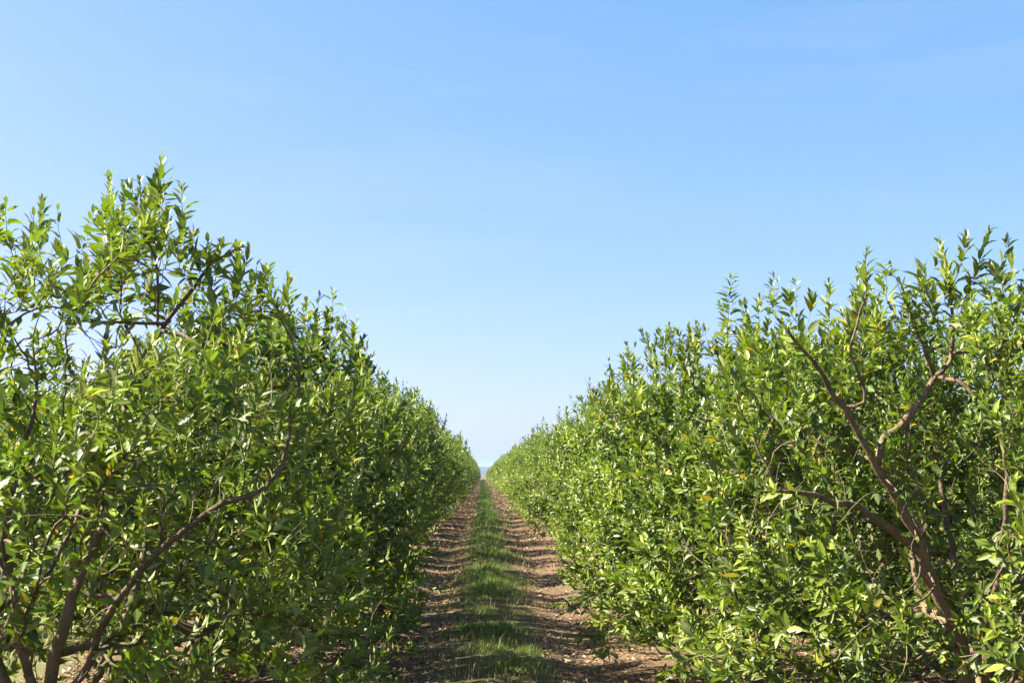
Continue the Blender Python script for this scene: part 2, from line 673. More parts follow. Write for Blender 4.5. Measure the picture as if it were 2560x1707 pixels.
    def dead_twig(s):
        g = s.g
        P, D, ref = s.nodes()
        w = np.where(np.array([s.chains[i].role != 'twig' for i in ref[:, 0]]), 9., 1.) * (P[:, 2] < s.top * .72)
        j = int(g.choice(len(P), p=w / w.sum()))
        p, dr = P[j], unit(D[j] * .6 + g.normal(0, .7, 3) + np.array((0, 0, .05)))
        n = int(g.integers(4, 13))
        pts = [p]
        for k in range(n):
            dr = unit(dr + g.normal(0, .17, 3) + np.array((0, 0, -.02)))
            pts.append(pts[-1] + dr * .055)
            if pts[-1][2] < .08:
                break
        k = s.add(np.array(pts), (int(ref[j][0]), int(ref[j][1])), 'twig', dead=True)
        s.chains[k].fixed = (g.uniform(.0022, .0042), .0011)
        for b in range(int(g.integers(1, 4))):
            i = int(g.integers(1, len(pts)))
            d2 = unit(dr + g.normal(0, .6, 3))
            q = [pts[i]]
            for m in range(int(g.integers(2, 6))):
                d2 = unit(d2 + g.normal(0, .2, 3))
                q.append(q[-1] + d2 * .045)
            c = s.add(np.array(q), (k, i), 'twig', dead=True)
            s.chains[c].fixed = (.0020, .0009)

    def radii(s, e=1.95, tip=.0019):
        load = [np.zeros(len(c.pts)) for c in s.chains]
        for k in range(len(s.chains) - 1, -1, -1):
            c = s.chains[k]
            if c.dead:
                c.rad = np.linspace(c.fixed[0], c.fixed[1], len(c.pts))
                continue
            v = load[k]
            v[-1] += 1
            cum = np.cumsum(v[::-1])[::-1]
            r = tip * cum ** (1 / e)
            r = np.maximum(r, tip * (1 + .6 * np.linspace(1, 0, len(r))))
            if c.fixed:
                r = np.maximum(r * .62, np.linspace(c.fixed[0], c.fixed[1], len(r)))
                ker = np.ones(5) / 5
                r = np.convolve(np.pad(r, 2, 'edge'), ker, 'valid')
            c.rad = r
            if c.parent:
                load[c.parent[0]][c.parent[1]] += cum[0]
        for c in s.chains:
            if c.parent:
                c.rad = np.minimum(c.rad, s.chains[c.parent[0]].rad[c.parent[1]] * .92)
            if c.role == 'trunk':
                z = c.pts[:, 2]
                c.rad = c.rad * (1 + .35 * np.exp(-np.maximum(z, 0) / .10))


# ------------------------------------------------------------------ ground
TRK_L, TRK_R, MED = -.66, .94, .13             # centres of the wheel tracks and of the grass strip


def hnoise(x, y, s, o=0.):
    return noise.noise(Vector((x * s + o, y * s - o, o * .37)))


def gz(x, y):
    a = abs(x)
    z = -.055 * math.exp(-((x - TRK_L) / .26) ** 2) - .055 * math.exp(-((x - TRK_R) / .26) ** 2) + .035 * math.exp(-((x - MED) / .36) ** 2)
    if a < 6 and -5 < y < 120:
        z += .030 * hnoise(x, y, .55) + .010 * hnoise(x, y, 1.9, 4) + .005 * hnoise(x, y, 6.5, 9)
    return z


def edge(b, y):
    """the ragged borders of the tracks"""
    return b + .09 * hnoise(b, y, .7, 3) + .06 * hnoise(b, y, 2.6, 6)


ys = np.concatenate([[-4000, -1200, -400, -120, -40], np.arange(-12, 5, 1.), np.arange(5, 24, .10), np.arange(24, 60, .35), np.arange(60, 400, 3.),
                     [400, 404, 430, 520, 700, 1000, 1500, 2200, 3000, 4000, 6000]])
B = [-1.02, -.30, .56, 1.32]


def ground_piece(name, lo, hi, n, mat, lo_fix=False, hi_fix=False, extra=()):
    V, C = [], None
    for y in ys:
        a = lo if lo_fix else edge(lo, y)
        b = hi if hi_fix else edge(hi, y)
        xs = np.linspace(a, b, n)
        if lo_fix:
            xs = np.concatenate([extra, xs])
        elif hi_fix:
            xs = np.concatenate([xs, extra])
        C = len(xs)
        V += [(x, y, gz(x, y)) for x in xs]
    i = np.arange(len(ys) - 1)[:, None] * C + np.arange(C - 1)[None]
    i = i.ravel()
    return mesh_np(name, np.array(V), [np.stack([i, i + 1, i + C + 1, i + C], 1)], mat)


soil = mat_soil('orchard')
FARX = np.array([-6000, -2500, -900, -300, -100, -40, -20, -12, -8, -6, -5.2])
gl = ground_piece('ground', -4.6, B[0], 52, soil, lo_fix=True, extra=FARX)
gr = ground_piece('ground', B[3], 4.6, 46, soil, hi_fix=True, extra=-FARX[::-1])
link('ground', gl, kind='structure')
link('ground', gr, kind='structure')
track = mat_soil('track')
link('wheel_track', ground_piece('wheel_track', B[0], B[1], 14, track), kind='structure')
link('wheel_track', ground_piece('wheel_track', B[2], B[3], 14, track), kind='structure')
link('median_strip', ground_piece('median_strip', B[1], B[2], 16, mat_soil('median')), kind='structure')

# far hills beyond the field at the end of the rows
HV, HQ = [], []
hx = np.arange(-3200, 3201, 80.)
for row, (dy, k) in enumerate(((0, 0.), (90, .55), (260, 1.), (600, .7), (900, 0.))):
    for x in hx:
        h = 27 + 9 * noise.noise(Vector((x * .0016, 3.3, 0))) + 4 * noise.noise(Vector((x * .008, 1.3, row * 3)))
        HV.append((x, 3300 + dy, -2 + max(4, h) * k))
n = len(hx)
ii = (np.arange(4)[:, None] * n + np.arange(n - 1)[None]).ravel()
link('hills', mesh_np('hills', np.array(HV), [np.stack([ii, ii + 1, ii + n + 1, ii + n], 1)],
                      mat_plain('hill_woodland', (.016, .028, .016), (.032, .045, .026), .02)), kind='structure')

# ------------------------------------------------------------------ the rows
LX, RX = -2.25, 3.0
LY = [6.5 + 3.25 * k for k in range(122)]
RY = [7.3 + 3.25 * k for k in range(122)]


def loc(base, path, d=None):
    """photo pixels with depths -> points in a tree's own space"""
    return [at(px, py, y) - np.array(base) for px, py, y in path]


b1 = (LX, 6.5, 0)
L1 = [  # (points, base radius, tip radius, role, parent)
    ([(0, 0, -.08), (-.02, -.02, .15), (.0, .0, .32)], .075, .06, 'trunk', None),
    (loc(b1, [(204, 1690, 6.42), (251, 1572, 6.3), (298, 1499, 6.22), (361, 1414, 6.15), (425, 1350, 6.1), (481, 1312, 6.08), (553, 1261, 6.05),
              (638, 1231, 6.0), (680, 1201, 6.0), (700, 1163, 6.0), (716, 1128, 6.02), (728, 1061, 6.05), (741, 1006, 6.1), (745, 956, 6.1),
              (737, 876, 6.1), (699, 787, 6.1), (657, 703, 6.1)]), .021, .004, 'limb', (0, 4)),
    (loc(b1, [(130, 1650, 6.5), (180, 1500, 6.55), (215, 1395, 6.6), (265, 1300, 6.6), (285, 1180, 6.5), (303, 1037, 6.4), (324, 969, 6.35),
              (358, 885, 6.3), (404, 826, 6.3), (425, 788, 6.3), (484, 717, 6.25), (513, 675, 6.2), (547, 649, 6.2), (606, 616, 6.15)]), .034, .004, 'limb', (0, 5)),
    (loc(b1, [(404, 826, 6.3), (455, 839, 6.2), (505, 860, 6.1), (581, 856, 6.0), (631, 851, 5.95)]), .013, .004, 'limb', (2, -1)),
    (loc(b1, [(415, 810, 6.3), (362, 809, 6.2), (295, 801, 6.1), (202, 801, 6.1)]), .012, .005, 'limb', (2, -1)),
    (loc(b1, [(394, 818, 6.3), (391, 717, 6.25), (385, 641, 6.2), (358, 590, 6.2), (347, 519, 6.2), (349, 450, 6.2)]), .009, .003, 'limb', (2, -1)),
    (loc(b1, [(64, 1650, 6.5), (40, 1500, 6.4), (10, 1350, 6.3), (40, 1180, 6.3), (90, 1000, 6.3), (80, 850, 6.3)]), .028, .005, 'limb', (0, 5)),
    ([(0, 0, .25), (-.35, .25, .6), (-.55, .3, 1.2), (-.6, .2, 2.0)], .035, .008, 'limb', (0, 4)),
    ([(0, 0, .25), (.15, .5, .55), (.25, .85, 1.1), (.2, 1.0, 1.9)], .032, .007, 'limb', (0, 4)),
    ([(0, 0, .25), (-.2, -.4, .6), (-.25, -.7, 1.2), (-.2, -.75, 1.9)], .030, .007, 'limb', (0, 4)),
    (loc(b1, [(98, 1393, 5.9), (123, 1346, 5.85), (170, 1291, 5.8), (272, 1329, 5.78), (332, 1401, 5.75), (370, 1448, 5.75), (408, 1546, 5.75), (442, 1597, 5.75)]), .010, .003, 'bare', (6, 10)),
]
b2 = (LX + .1, 9.75, 0)
L2 = [
    ([(0, 0, -.08), (.02, .0, .2), (.03, .0, .42)], .072, .055, 'trunk', None),
    ([(-.35, -.1, -.08), (-.33, -.1, .3), (-.4, -.05, .8), (-.5, 0, 1.5), (-.5, .1, 2.1)], .05, .008, 'limb', None),
    (loc(b2, [(600, 1640, 9.7), (574, 1560, 9.6), (617, 1491, 9.5), (660, 1470, 9.4), (714, 1482, 9.2), (768, 1532, 9.0), (825, 1600, 8.9)]), .026, .006, 'limb', (0, 5)),
    (loc(b2, [(580, 1600, 9.7), (560, 1500, 9.5), (560, 1430, 9.3), (600, 1414, 9.2), (653, 1413, 9.0), (714, 1440, 8.95), (768, 1467, 8.9)]), .020, .006, 'limb', (0, 5)),
    ([(0, 0, .35), (.3, .1, .8), (.6, .15, 1.35), (.7, .1, 2.1)], .033, .007, 'limb', (0, 5)),
    ([(0, 0, .35), (.05, .45, .8), (.1, .85, 1.3), (.1, .9, 2.1)], .033, .007, 'limb', (0, 5)),
    ([(0, 0, .35), (.0, -.35, .9), (.05, -.7, 1.5), (.1, -.8, 2.2)], .033, .007, 'limb', (0, 5)),
]
c1 = (RX - .05, 7.3, 0)
R1 = [
    (loc(c1, [(2432, 1850, 7.3), (2418, 1720, 7.28), (2406, 1620, 7.25), (2377, 1539, 7.2), (2342, 1478, 7.15), (2308, 1394, 7.1), (2296, 1340, 7.05)]), .058, .034, 'trunk', None),
    (loc(c1, [(2296, 1340, 7.05), (2266, 1291, 7.0), (2227, 1218, 6.95), (2189, 1164, 6.9), (2158, 1107, 6.85), (2124, 1041, 6.8), (2090, 995, 6.75), (2067, 946, 6.7),
              (2025, 892, 6.65), (1975, 831, 6.6), (1944, 796, 6.6)]), .030, .005, 'limb', (0, -1)),
    (loc(c1, [(2193, 1166, 6.9), (2208, 1095, 6.9), (2243, 1076, 6.9), (2273, 1037, 6.9), (2308, 992, 6.9), (2338, 946, 6.9), (2369, 907, 6.9), (2380, 881, 6.9),
              (2378, 808, 6.9), (2372, 700, 6.9)]), .026, .006, 'limb', (1, -1)),
    (loc(c1, [(2336, 950, 6.9), (2352, 946, 6.85), (2373, 946, 6.8), (2411, 961, 6.75), (2449, 1007, 6.7), (2472, 1057, 6.7), (2488, 1083, 6.7)]), .017, .007, 'limb', (2, -1)),
    (loc(c1, [(2380, 885, 6.9), (2426, 877, 6.85), (2488, 858, 6.8), (2570, 854, 6.8)]), .016, .006, 'limb', (2, -1)),
    (loc(c1, [(2335, 945, 6.9), (2308, 873, 6.85), (2289, 823, 6.85), (2266, 754, 6.85), (2243, 693, 6.85)]), .013, .005, 'limb', (2, -1)),
    (loc(c1, [(2090, 995, 6.75), (2158, 1010, 6.72), (2155, 950, 6.7), (2132, 896, 6.7), (2134, 846, 6.7), (2151, 777, 6.7), (2166, 731, 6.7), (2166, 617, 6.7)][1:]), .012, .003, 'limb', (1, -1)),
    (loc(c1, [(2296, 1375, 7.08), (2243, 1333, 7.0), (2178, 1291, 6.9), (2143, 1264, 6.85), (2090, 1255, 6.75), (2044, 1237, 6.7), (1948, 1229, 6.6), (1898, 1231, 6.5)]), .028, .006, 'limb', (0, -1)),
    (loc(c1, [(1948, 1229, 6.6), (1929, 1180, 6.6), (1902, 1134, 6.6), (1883, 1091, 6.6), (1860, 1041, 6.6), (1840, 980, 6.6)]), .012, .004, 'limb', (7, -1)),
    ([(0, 0, .25), (.45, .2, .7), (.7, .3, 1.4), (.8, .2, 2.2)], .034, .007, 'limb', (0, 2)),
    ([(0, 0, .25), (.1, .5, .7), (.15, .9, 1.4), (.1, 1.0, 2.2)], .034, .007, 'limb', (0, 2)),
    (loc(c1, [(2465, 1800, 7.0), (2465, 1559, 6.8), (2500, 1450, 6.6), (2507, 1360, 6.5), (2515, 1220, 6.45), (2500, 1050, 6.4)]), .033, .007, 'limb', (0, 2)),
    ([(0, 0, .20), (-.1, -.45, .35), (-.2, -.9, .6), (-.4, -1.2, .9)], .026, .006, 'limb', (0, 2)),
    (loc(c1, [(2330, 1478, 6.8), (2220, 1530, 6.4), (2150, 1580, 6.2), (2090, 1650, 6.1)]), .008, .003, 'bare', (0, 8)),
    (loc(c1, [(2240, 1225, 6.7), (2180, 1230, 6.5), (2130, 1270, 6.3), (2095, 1310, 6.2)]), .006, .002, 'bare', (1, 4)),
    (loc(c1, [(2270, 1480, 6.8), (2170, 1480, 6.6), (2120, 1470, 6.5), (2040, 1500, 6.4)]), .006, .002, 'bare', (0, 8)),
]
c2 = (RX + .15, 10.5, 0)
R2 = [
    (loc(c2, [(2156, 1668, 10.5), (2158, 1520, 10.45), (2155, 1450, 10.4), (2153, 1390, 10.35)]), .07, .05, 'trunk', None),
    (loc(c2, [(2153, 1390, 10.35), (2128, 1352, 10.2), (2105, 1310, 10.1), (2059, 1264, 9.9), (1990, 1150, 9.8), (1930, 1000, 9.8), (1900, 860, 9.8)]), .045, .007, 'limb', (0, -1)),
    ([(0, 0, .5), (.05, .4, 1.0), (.1, .8, 1.6), (.1, .9, 2.2)], .034, .007, 'limb', (0, 4)),
    ([(0, 0, .5), (.4, -.1, 1.0), (.75, -.2, 1.6), (.8, -.2, 2.2)], .034, .007, 'limb', (0, 4)),
    ([(0, 0, .5), (-.5, -.3, .7), (-1.0, -.5, 1.0), (-1.3, -.5, 1.4)], .030, .007, 'limb', (0, 4)),
    ([(0, 0, .5), (-.6, .4, .8), (-1.1, .6, 1.2), (-1.2, .6, 1.9)], .030, .007, 'limb', (0, 4)),
]


def fix_parents(cs, step=.07):
    """turn the parent marks into chain nodes: the closest node of the named chain"""
    lines = [smooth_line(c[0], step) for c in cs]
    out = []
    for c, ln in zip(cs, lines):
        par = c[4]
        if par:
            d = np.linalg.norm(lines[par[0]] - ln[0], axis=1)
            j = int(np.argmin(d))
            c = (np.vstack([lines[par[0]][j], c[0]]) if d[j] > .03 else c[0], *c[1:4], (par[0], j))
            ln[:] = ln
        out.append(c)
    return out


def sprout(base, px, py, y, ln):
    return (at(px, py + 50, y) - np.array(base), ln)


def ray_holes(base, px, py, rx, rz, y0, y1):
    """a gap running through a crown along the line from the path"""
    return [tuple(at(px, py, y) - np.array(base)) + (rx * y / 6, .45, rz * y / 6) for y in np.arange(y0, y1, .45)]


LGAPS = ((335, 850, .24, .13), (140, 855, .13, .07), (250, 930, .09, .09))
LHOLE = [h for px, py, rx, rz in LGAPS for h in ray_holes(b1, px, py, rx, rz, 4.8, 8.4)] + [
         tuple(at(60, 1480, 6.2) - np.array(b1)) + (.25, .8, .2)]
LHOLE += [tuple(at(520, 1290, 5.45) - np.array(b1)) + (.26, .30, .15), tuple(at(340, 1450, 5.3) - np.array(b1)) + (.22, .4, .24), tuple(at(330, 960, 5.6) - np.array(b1)) + (.12, .5, .24)]
RHOLE = [tuple(at(2320, 1350, 6.1) - np.array(c1)) + (.34, .85, .50), tuple(at(2200, 1150, 6.0) - np.array(c1)) + (.32, .85, .28),
         tuple(at(2350, 970, 6.1) - np.array(c1)) + (.42, .85, .26), tuple(at(2090, 950, 6.0) - np.array(c1)) + (.22, .75, .30), tuple(at(2130, 1500, 5.9) - np.array(c1)) + (.3, .6, .16)]
T_L1 = Tree(11, (1.50, 1.75), 2.84, .30, 980, .071, taper=.20, box=2.9, side=1, skirt=30, fill=3000, custom=fix_parents(L1), sprouts=8, dead=130, holes=LHOLE, custom_sprouts=[
    sprout(b1, 349, 560, 6.2, .30), sprout(b1, 345, 620, 6.25, .22), sprout(b1, 152, 600, 6.3, .26), sprout(b1, 215, 570, 6.4, .18), sprout(b1, 105, 640, 6.2, .22),
    sprout(b1, 40, 640, 6.1, .15), sprout(b1, 545, 640, 6.2, .16), sprout(b1, 505, 650, 6.2, .16), sprout(b1, 630, 690, 6.2, .14), sprout(b1, 410, 640, 6.3, .2),
    sprout(b1, 300, 650, 6.4, .2), sprout(b1, 250, 640, 6.1, .2), sprout(b1, 460, 640, 6.1, .2), sprout(b1, 20, 560, 6.1, .2), sprout(b1, 70, 590, 6.4, .2), sprout(b1, 590, 680, 6.3, .18), sprout(b1, 660, 700, 6.4, .16), sprout(b1, 720, 730, 6.6, .16)])
T_L2 = Tree(12, (1.46, 1.62), 2.95, taper=.20, box=3.0, holes=[h for px, py, rx, rz in LGAPS for h in ray_holes(b2, px, py, rx, rz, 8.0, 11.5)], bottom=.30, shoots=820, leaf=.073, side=1, skirt=40, custom=fix_parents(L2), sprouts=8, dead=50)
T_L3 = Tree(13, (1.45, 1.60), 3.05, taper=.12, box=3.4, bottom=.16, shoots=860, leaf=.073, side=1, skirt=70, sprouts=10, dead=25)
T_R1 = Tree(21, (1.60, 1.70), 2.75, .14, 1120, .070, side=-1, skirt=25, fill=3000, custom=fix_parents(R1), sprouts=16, dead=140, holes=RHOLE + ray_holes(c1, 2335, 905, .13, .10, 5.4, 9.0) + ray_holes(c1, 1890, 720, .20, .12, 5.4, 9.0), custom_sprouts=[
    sprout(c1, 2394, 640, 6.9, .22), sprout(c1, 2500, 640, 6.8, .2), sprout(c1, 2166, 700, 6.7, .16), sprout(c1, 2215, 690, 6.8, .15), sprout(c1, 2262, 700, 6.8, .18),
    sprout(c1, 2310, 690, 6.9, .18), sprout(c1, 2360, 700, 6.9, .18), sprout(c1, 1995, 760, 6.7, .16), sprout(c1, 2020, 760, 6.9, .14)])
T_R2 = Tree(22, (2.00, 1.62), 2.90, taper=.18, box=3.1, bottom=.14, shoots=1040, leaf=.073, side=-1, skirt=80, custom=fix_parents(R2), sprouts=16, dead=50)
T_R3 = Tree(23, (1.90, 1.60), 3.0, taper=.16, box=3.2, bottom=.16, shoots=1000, leaf=.073, side=-1, skirt=70, sprouts=16, dead=25)
MID = {'left': [Tree(40 + k, (1.45, 1.50), 3.18 + .10 * k, .16, 740, .074, sprouts=11, dead=6, per=.78, taper=.05, box=4) for k in range(2)],
       'right': [Tree(50 + k, (1.90, 1.50), 2.9 + .12 * k, .16, 800, .074, sprouts=11, dead=6, per=.78, taper=.14, box=3.4) for k in range(2)]}
FAR = {'left': [Tree(60 + k, (1.45, 1.52), 3.20 + .1 * k, .2, 420, .12, sprouts=16, dead=0, per=.55, fill=900, taper=.05, box=4) for k in range(2)],
       'right': [Tree(70 + k, (1.90, 1.56), 3.0 + .1 * k, .2, 480, .12, sprouts=16, dead=0, per=.55, fill=900, taper=.14, box=3.4) for k in range(2)]}

FRUIT_MESH = None


def fruit_mesh():
    V, Q, T, n, m = [(0, 0, .5)], [], [], 8, 5
    for i in range(1, m):
        a = math.pi * i / m
        for j in range(n):
            b = 2 * math.pi * j / n
            V.append((.5 * math.sin(a) * math.cos(b), .5 * math.sin(a) * math.sin(b), .5 * math.cos(a) * .96))
    V.append((0, 0, -.48))
    e = len(V) - 1
    for j in range(n):
        T.append((0, 1 + j, 1 + (j + 1) % n))
        T.append((e, e - n + (j + 1) % n, e - n + j))
    for i in range(m - 2):
        for j in range(n):
            a = 1 + i * n
            Q.append((a + j, a + n + j, a + n + (j + 1) % n, a + (j + 1) % n))
    return mesh_np('fruit', np.array(V), [np.array(T), np.array(Q)], FRUIT)


FRUIT_MESH = fruit_mesh()


def visible_leaves(t, base, me, count=300):
    """the leaves of a near tree that show largest from where the photograph was taken"""
    lv = t.lv
    ctr = lv['P'] + lv['A'] * (lv['L'] * .5)[:, None] + np.array(base)
    v = ctr - np.array(CAM)
    d = np.linalg.norm(v, axis=1)
    dirs = v / d[:, None]
    Ri = np.array(CROT.inverted())
    c = v @ Ri.T
    inside = (lv['S'] < 6) & (np.abs(c[:, 0] / -c[:, 2]) < PW / 2 / FPX) & (np.abs(c[:, 1] / -c[:, 2]) < PH / 2 / FPX) & (c[:, 2] < 0)
    area = (lv['L'] / d) ** 2 * (.15 + np.abs(np.sum(dirs * lv['N'], 1)))
    order = np.argsort(-np.where(inside, area, 0))
    vs = np.empty(len(me.vertices) * 3, np.float32)
    me.vertices.foreach_get('co', vs)
    bv = BVHTree.FromPolygons([Vector(x) for x in vs.reshape(-1, 3)], [tuple(p.vertices) for p in me.polygons])
    o = CAM - Vector(base)
    got = []
    for i in order:
        if not inside[i]:
            break
        dv = Vector(dirs[i])
        hit = bv.ray_cast(o, dv)
        if hit[0] is None or (hit[0] - o).length > d[i] - .03:
            got.append(i)
            if len(got) == count:
                break
    keep = np.ones(len(lv['L']), bool)
    keep[got] = False
    return got, keep


def build_near(t, base, label, fruits, rows=2, group='citrus trees along the path'):
    root = link('citrus_tree', None, label=label, category='tree', group=group)
    root.location = base
    full = leaves_mesh('crown', t.lv, 1)
    got, keep = visible_leaves(t, base, full)
    bpy.data.meshes.remove(full)
    trunk = link('trunk', tubes([c for c in t.chains if c.role == 'trunk'], 'trunk'), root)
    for c in t.chains:
        if c.role == 'limb':
            link('limb', tubes([c], 'limb'), root)
        elif c.role == 'bare':
            link('bare_branch', tubes([c], 'bare_branch', least=6), root)
    tw = [c for c in t.chains if c.role == 'twig' and not c.dead]
    thick = sorted(tw, key=lambda c: -c.rad[0])[:40]
    ids = {id(c) for c in thick}
    for c in thick:
        link('branch', tubes([c], 'branch'), root)
    link('twigs', tubes([c for c in tw if id(c) not in ids], 'twigs'), root, kind='stuff')
    dd = [c for c in t.chains if c.dead]
    if dd:
        link('dead_twigs', tubes(dd, 'dead_twigs'), root, kind='stuff')
    link('crown', leaves_mesh('crown', t.lv, rows, keep), root, kind='stuff')
    lv = t.lv
    for i in got:
        ti = 4 if lv['yellow'][i] > .3 else min(3, int(lv['tint'][i] * 4))
        o = link('leaf', LEAF_MESH[int(lv['S'][i]), ti], root)
        A, N = lv['A'][i], lv['N'][i]
        X = np.cross(A, N)
        L = lv['L'][i]
        o.matrix_basis = Matrix(((X[0] * L, A[0] * L, N[0] * L, lv['P'][i][0]), (X[1] * L, A[1] * L, N[1] * L, lv['P'][i][1]),
                                 (X[2] * L, A[2] * L, N[2] * L, lv['P'][i][2]), (0, 0, 0, 1)))
    g = np.random.default_rng(int(base[1] * 10))
    tips = [c.pts[-3] for c in tw]
    cand = [p for p in tips if (base[0] < 0) == (p[0] > -.3) and .5 < p[2] < 2.6] or tips
    for k in range(fruits):
        p = cand[int(g.integers(0, len(cand)))]
        o = link('fruit', FRUIT_MESH, root)
        o.location = p + np.array((0, 0, -.035))
        o.scale = [g.uniform(.042, .062)] * 3
        o.rotation_euler = g.uniform(0, 3, 3)
    return root


def proto(t, rows):
    return (tubes([c for c in t.chains if c.role in ('trunk',)], 'trunk', least=5),
            [tubes([c], 'limb', least=5) for c in t.chains if c.role == 'limb'],
            tubes([c for c in t.chains if c.role == 'twig' and c.rad[0] > (.0036 if rows > 1 else .007)], 'twigs'),
            leaves_mesh('crown', t.lv, rows))


MIDP = {k: [proto(t, 2) for t in v] for k, v in MID.items()}
FARP = {k: [proto(t, 1) for t in v] for k, v in FAR.items()}
grng = np.random.default_rng(5)


def place(p, base, label, group, far=False, sx=1.0):
    root = link('citrus_tree', None, label=label, category='tree', group=group)
    root.location = (base[0] + grng.normal(0, .05), base[1] + grng.normal(0, .08), base[2])
    root.rotation_euler = (0, 0, (0, math.pi)[int(grng.integers(0, 2))] + grng.normal(0, .12))
    k = grng.uniform(.84, 1.08)
    root.scale = (sx * grng.uniform(.93, 1.04), 1.0 * grng.choice((-1, 1)), k)
    link('trunk', p[0], root)
    if far:
        link('limb', p[1][0], root)
    else:
        for m in p[1]:
            link('limb', m, root)
    link('twigs', p[2], root, kind='stuff')
    link('crown', p[3], root, kind='stuff')
    return root


GP = 'citrus trees along the path'
build_near(T_L1, b1, 'open citrus tree at the left edge with a long bare limb arching towards the path', 10)
build_near(T_L2, b2, 'bushy citrus tree left of the path just beyond the open tree with the arching limb', 8)
build_near(T_L3, (LX, LY[2], 0), 'third citrus tree along the left side of the path, its dark side to the path', 5)
build_near(T_R1, c1, 'large sunlit citrus tree at the right edge with a forked brown trunk showing', 10)
build_near(T_R2, c2, 'sunlit leafy citrus tree right of the path just beyond the tree with the forked trunk', 8)
build_near(T_R3, (RX, RY[2], 0), 'third citrus tree along the sunlit right side of the path', 5)

ORD = 'first second third fourth fifth sixth seventh eighth ninth tenth eleventh twelfth thirteenth'.split()
for side, X, Y in (('left', LX, LY), ('right', RX, RY)):
    for k in range(3, len(Y)):
        far = Y[k] > 48
        p = FARP[side][int(grng.integers(0, 2))] if far else MIDP[side][k % 2]
        if k < 13:
            lb = f'{ORD[k]} citrus tree along the {"shaded left" if side == "left" else "sunlit right"} side of the path'
            gp = GP
        else:
            lb = f'small far citrus tree in the {side} row where it narrows towards the horizon'
            gp = f'far citrus trees of the {side} row'
        place(p, (X, Y[k], 0), lb, gp, far)
for k in range(14):                              # the next rows, seen through the near crowns
    y = 12 + 3.25 * k
    place(MIDP['left'][k % 2] if y < 30 else FARP['left'][k % 2], (LX - 5.6, y, 0), 'citrus tree of the next row seen through gaps behind the left row', 'citrus trees of the next row on the left', y >= 30)
for k in range(6):
    y = 15 + 3.25 * k
    place(MIDP['right'][(k + 1) % 2], (RX + 5.8, y, 0), 'citrus tree of the next row seen through gaps behind the right row', 'citrus trees of the next row on the right')

# ------------------------------------------------------------------ grass, weeds and litter


def gz_arr(x, y):
    return np.array([gz(a, b) for a, b in zip(x, y)])


def blades(name, x, y, h, dry, tint, wdt, g, lean=.5):
    n = len(x)
    z = gz_arr(x, y) - .01
    P = np.stack([x, y, z], 1)
    a = g.uniform(0, 2 * math.pi, n)
    D = np.stack([np.cos(a), np.sin(a), np.zeros(n)], 1)
    S = np.stack([-np.sin(a), np.cos(a), np.zeros(n)], 1) * (wdt * .5)[:, None]
    ln = g.uniform(.1, 1, n) * lean
    m = P + D * (h * .30 * ln)[:, None] + np.array((0, 0, 1)) * (h * .55)[:, None]
    t = P + D * (h * ln)[:, None] + np.array((0, 0, 1)) * (h * (1 - .3 * ln))[:, None]
    V = np.stack([P - S, P + S, m - S * .8, m + S * .8, t], 1).reshape(-1, 3)
    b = np.arange(n)[:, None] * 5
    Q = b + np.array([[0, 1, 3, 2]])
    T = b + np.array([[2, 3, 4]])
    tone = np.stack([np.repeat(dry, 5), np.repeat(tint, 5), np.tile([0, 0, .5, .5, 1], n)], 1)
    return mesh_np(name, V, [Q, T], GRASS, tone)


def scatter(g, n, y0, y1, power, xf):
    u = g.uniform(0, 1, n)
    y = y0 * (y1 / y0) ** (u ** power)
    return xf(y), y


g = np.random.default_rng(77)
n = 190000
y = 7.5 * (380 / 7.5) ** (g.uniform(0, 1, n) ** 1.05)
x = MED + np.clip(g.normal(0, .27, n), -.66, .66) * (1 + .25 * np.array([hnoise(0, b, .45, 2) for b in y])) * np.clip(.9 + (y - 10) * .02, .9, 1.25)
patch = np.array([hnoise(a, b, 1.1, 12) for a, b in zip(x, y)])
big = np.array([hnoise(a * .5, b, .33, 22) for a, b in zip(x, y)])
edge_k = np.clip(np.abs(x - MED) / .45, 0, 1.3)
near = np.clip((11.0 - y) / 1.6, 0, 1)
dens = np.clip(.80 + 1.5 * patch + .9 * big - .45 * edge_k - .75 * near, .08, 1)
k = g.uniform(0, 1, n) < dens
x, y, patch, big, edge_k, near = (a[k] for a in (x, y, patch, big, edge_k, near))
n = len(x)
dry = np.clip(g.normal(.06, .16, n) + .35 * np.maximum(0, edge_k - .55) - .25 * patch + .35 * near, 0, 1)
tuft = np.array([hnoise(a, b, 5.5, 41) for a, b in zip(x, y)])
h = (.038 + .060 * np.clip(patch + big + .3, 0, 1)) * np.clip(1 + 1.6 * tuft, .35, 2) * g.uniform(.5, 1.5, n) * (1 - .35 * np.clip(edge_k, 0, 1))
sc = np.clip(y / 14, 1, 20) ** .75
link('grass_strip', blades('grass_strip', x, y, h * np.minimum(sc, 1.5), dry, g.uniform(0, 1, n), .0040 * sc * g.uniform(.7, 1.3, n), g, 1.25), kind='stuff',
     label='fine green grass growing along the middle of the path', category='grass')

n = 2600                                          # taller dry stems among the grass
y = 8.0 * (40 / 8.0) ** (g.uniform(0, 1, n) ** 1.1)
x = MED + g.normal(0, .38, n)
link('dry_grass', blades('dry_grass', x, y, g.uniform(.07, .24, n), g.uniform(.6, 1, n), g.uniform(0, 1, n), .0032 * np.clip(y / 14, 1, 3), g, .8), kind='stuff',
     label='straw coloured dry stems standing among the green grass of the path', category='dry grass')

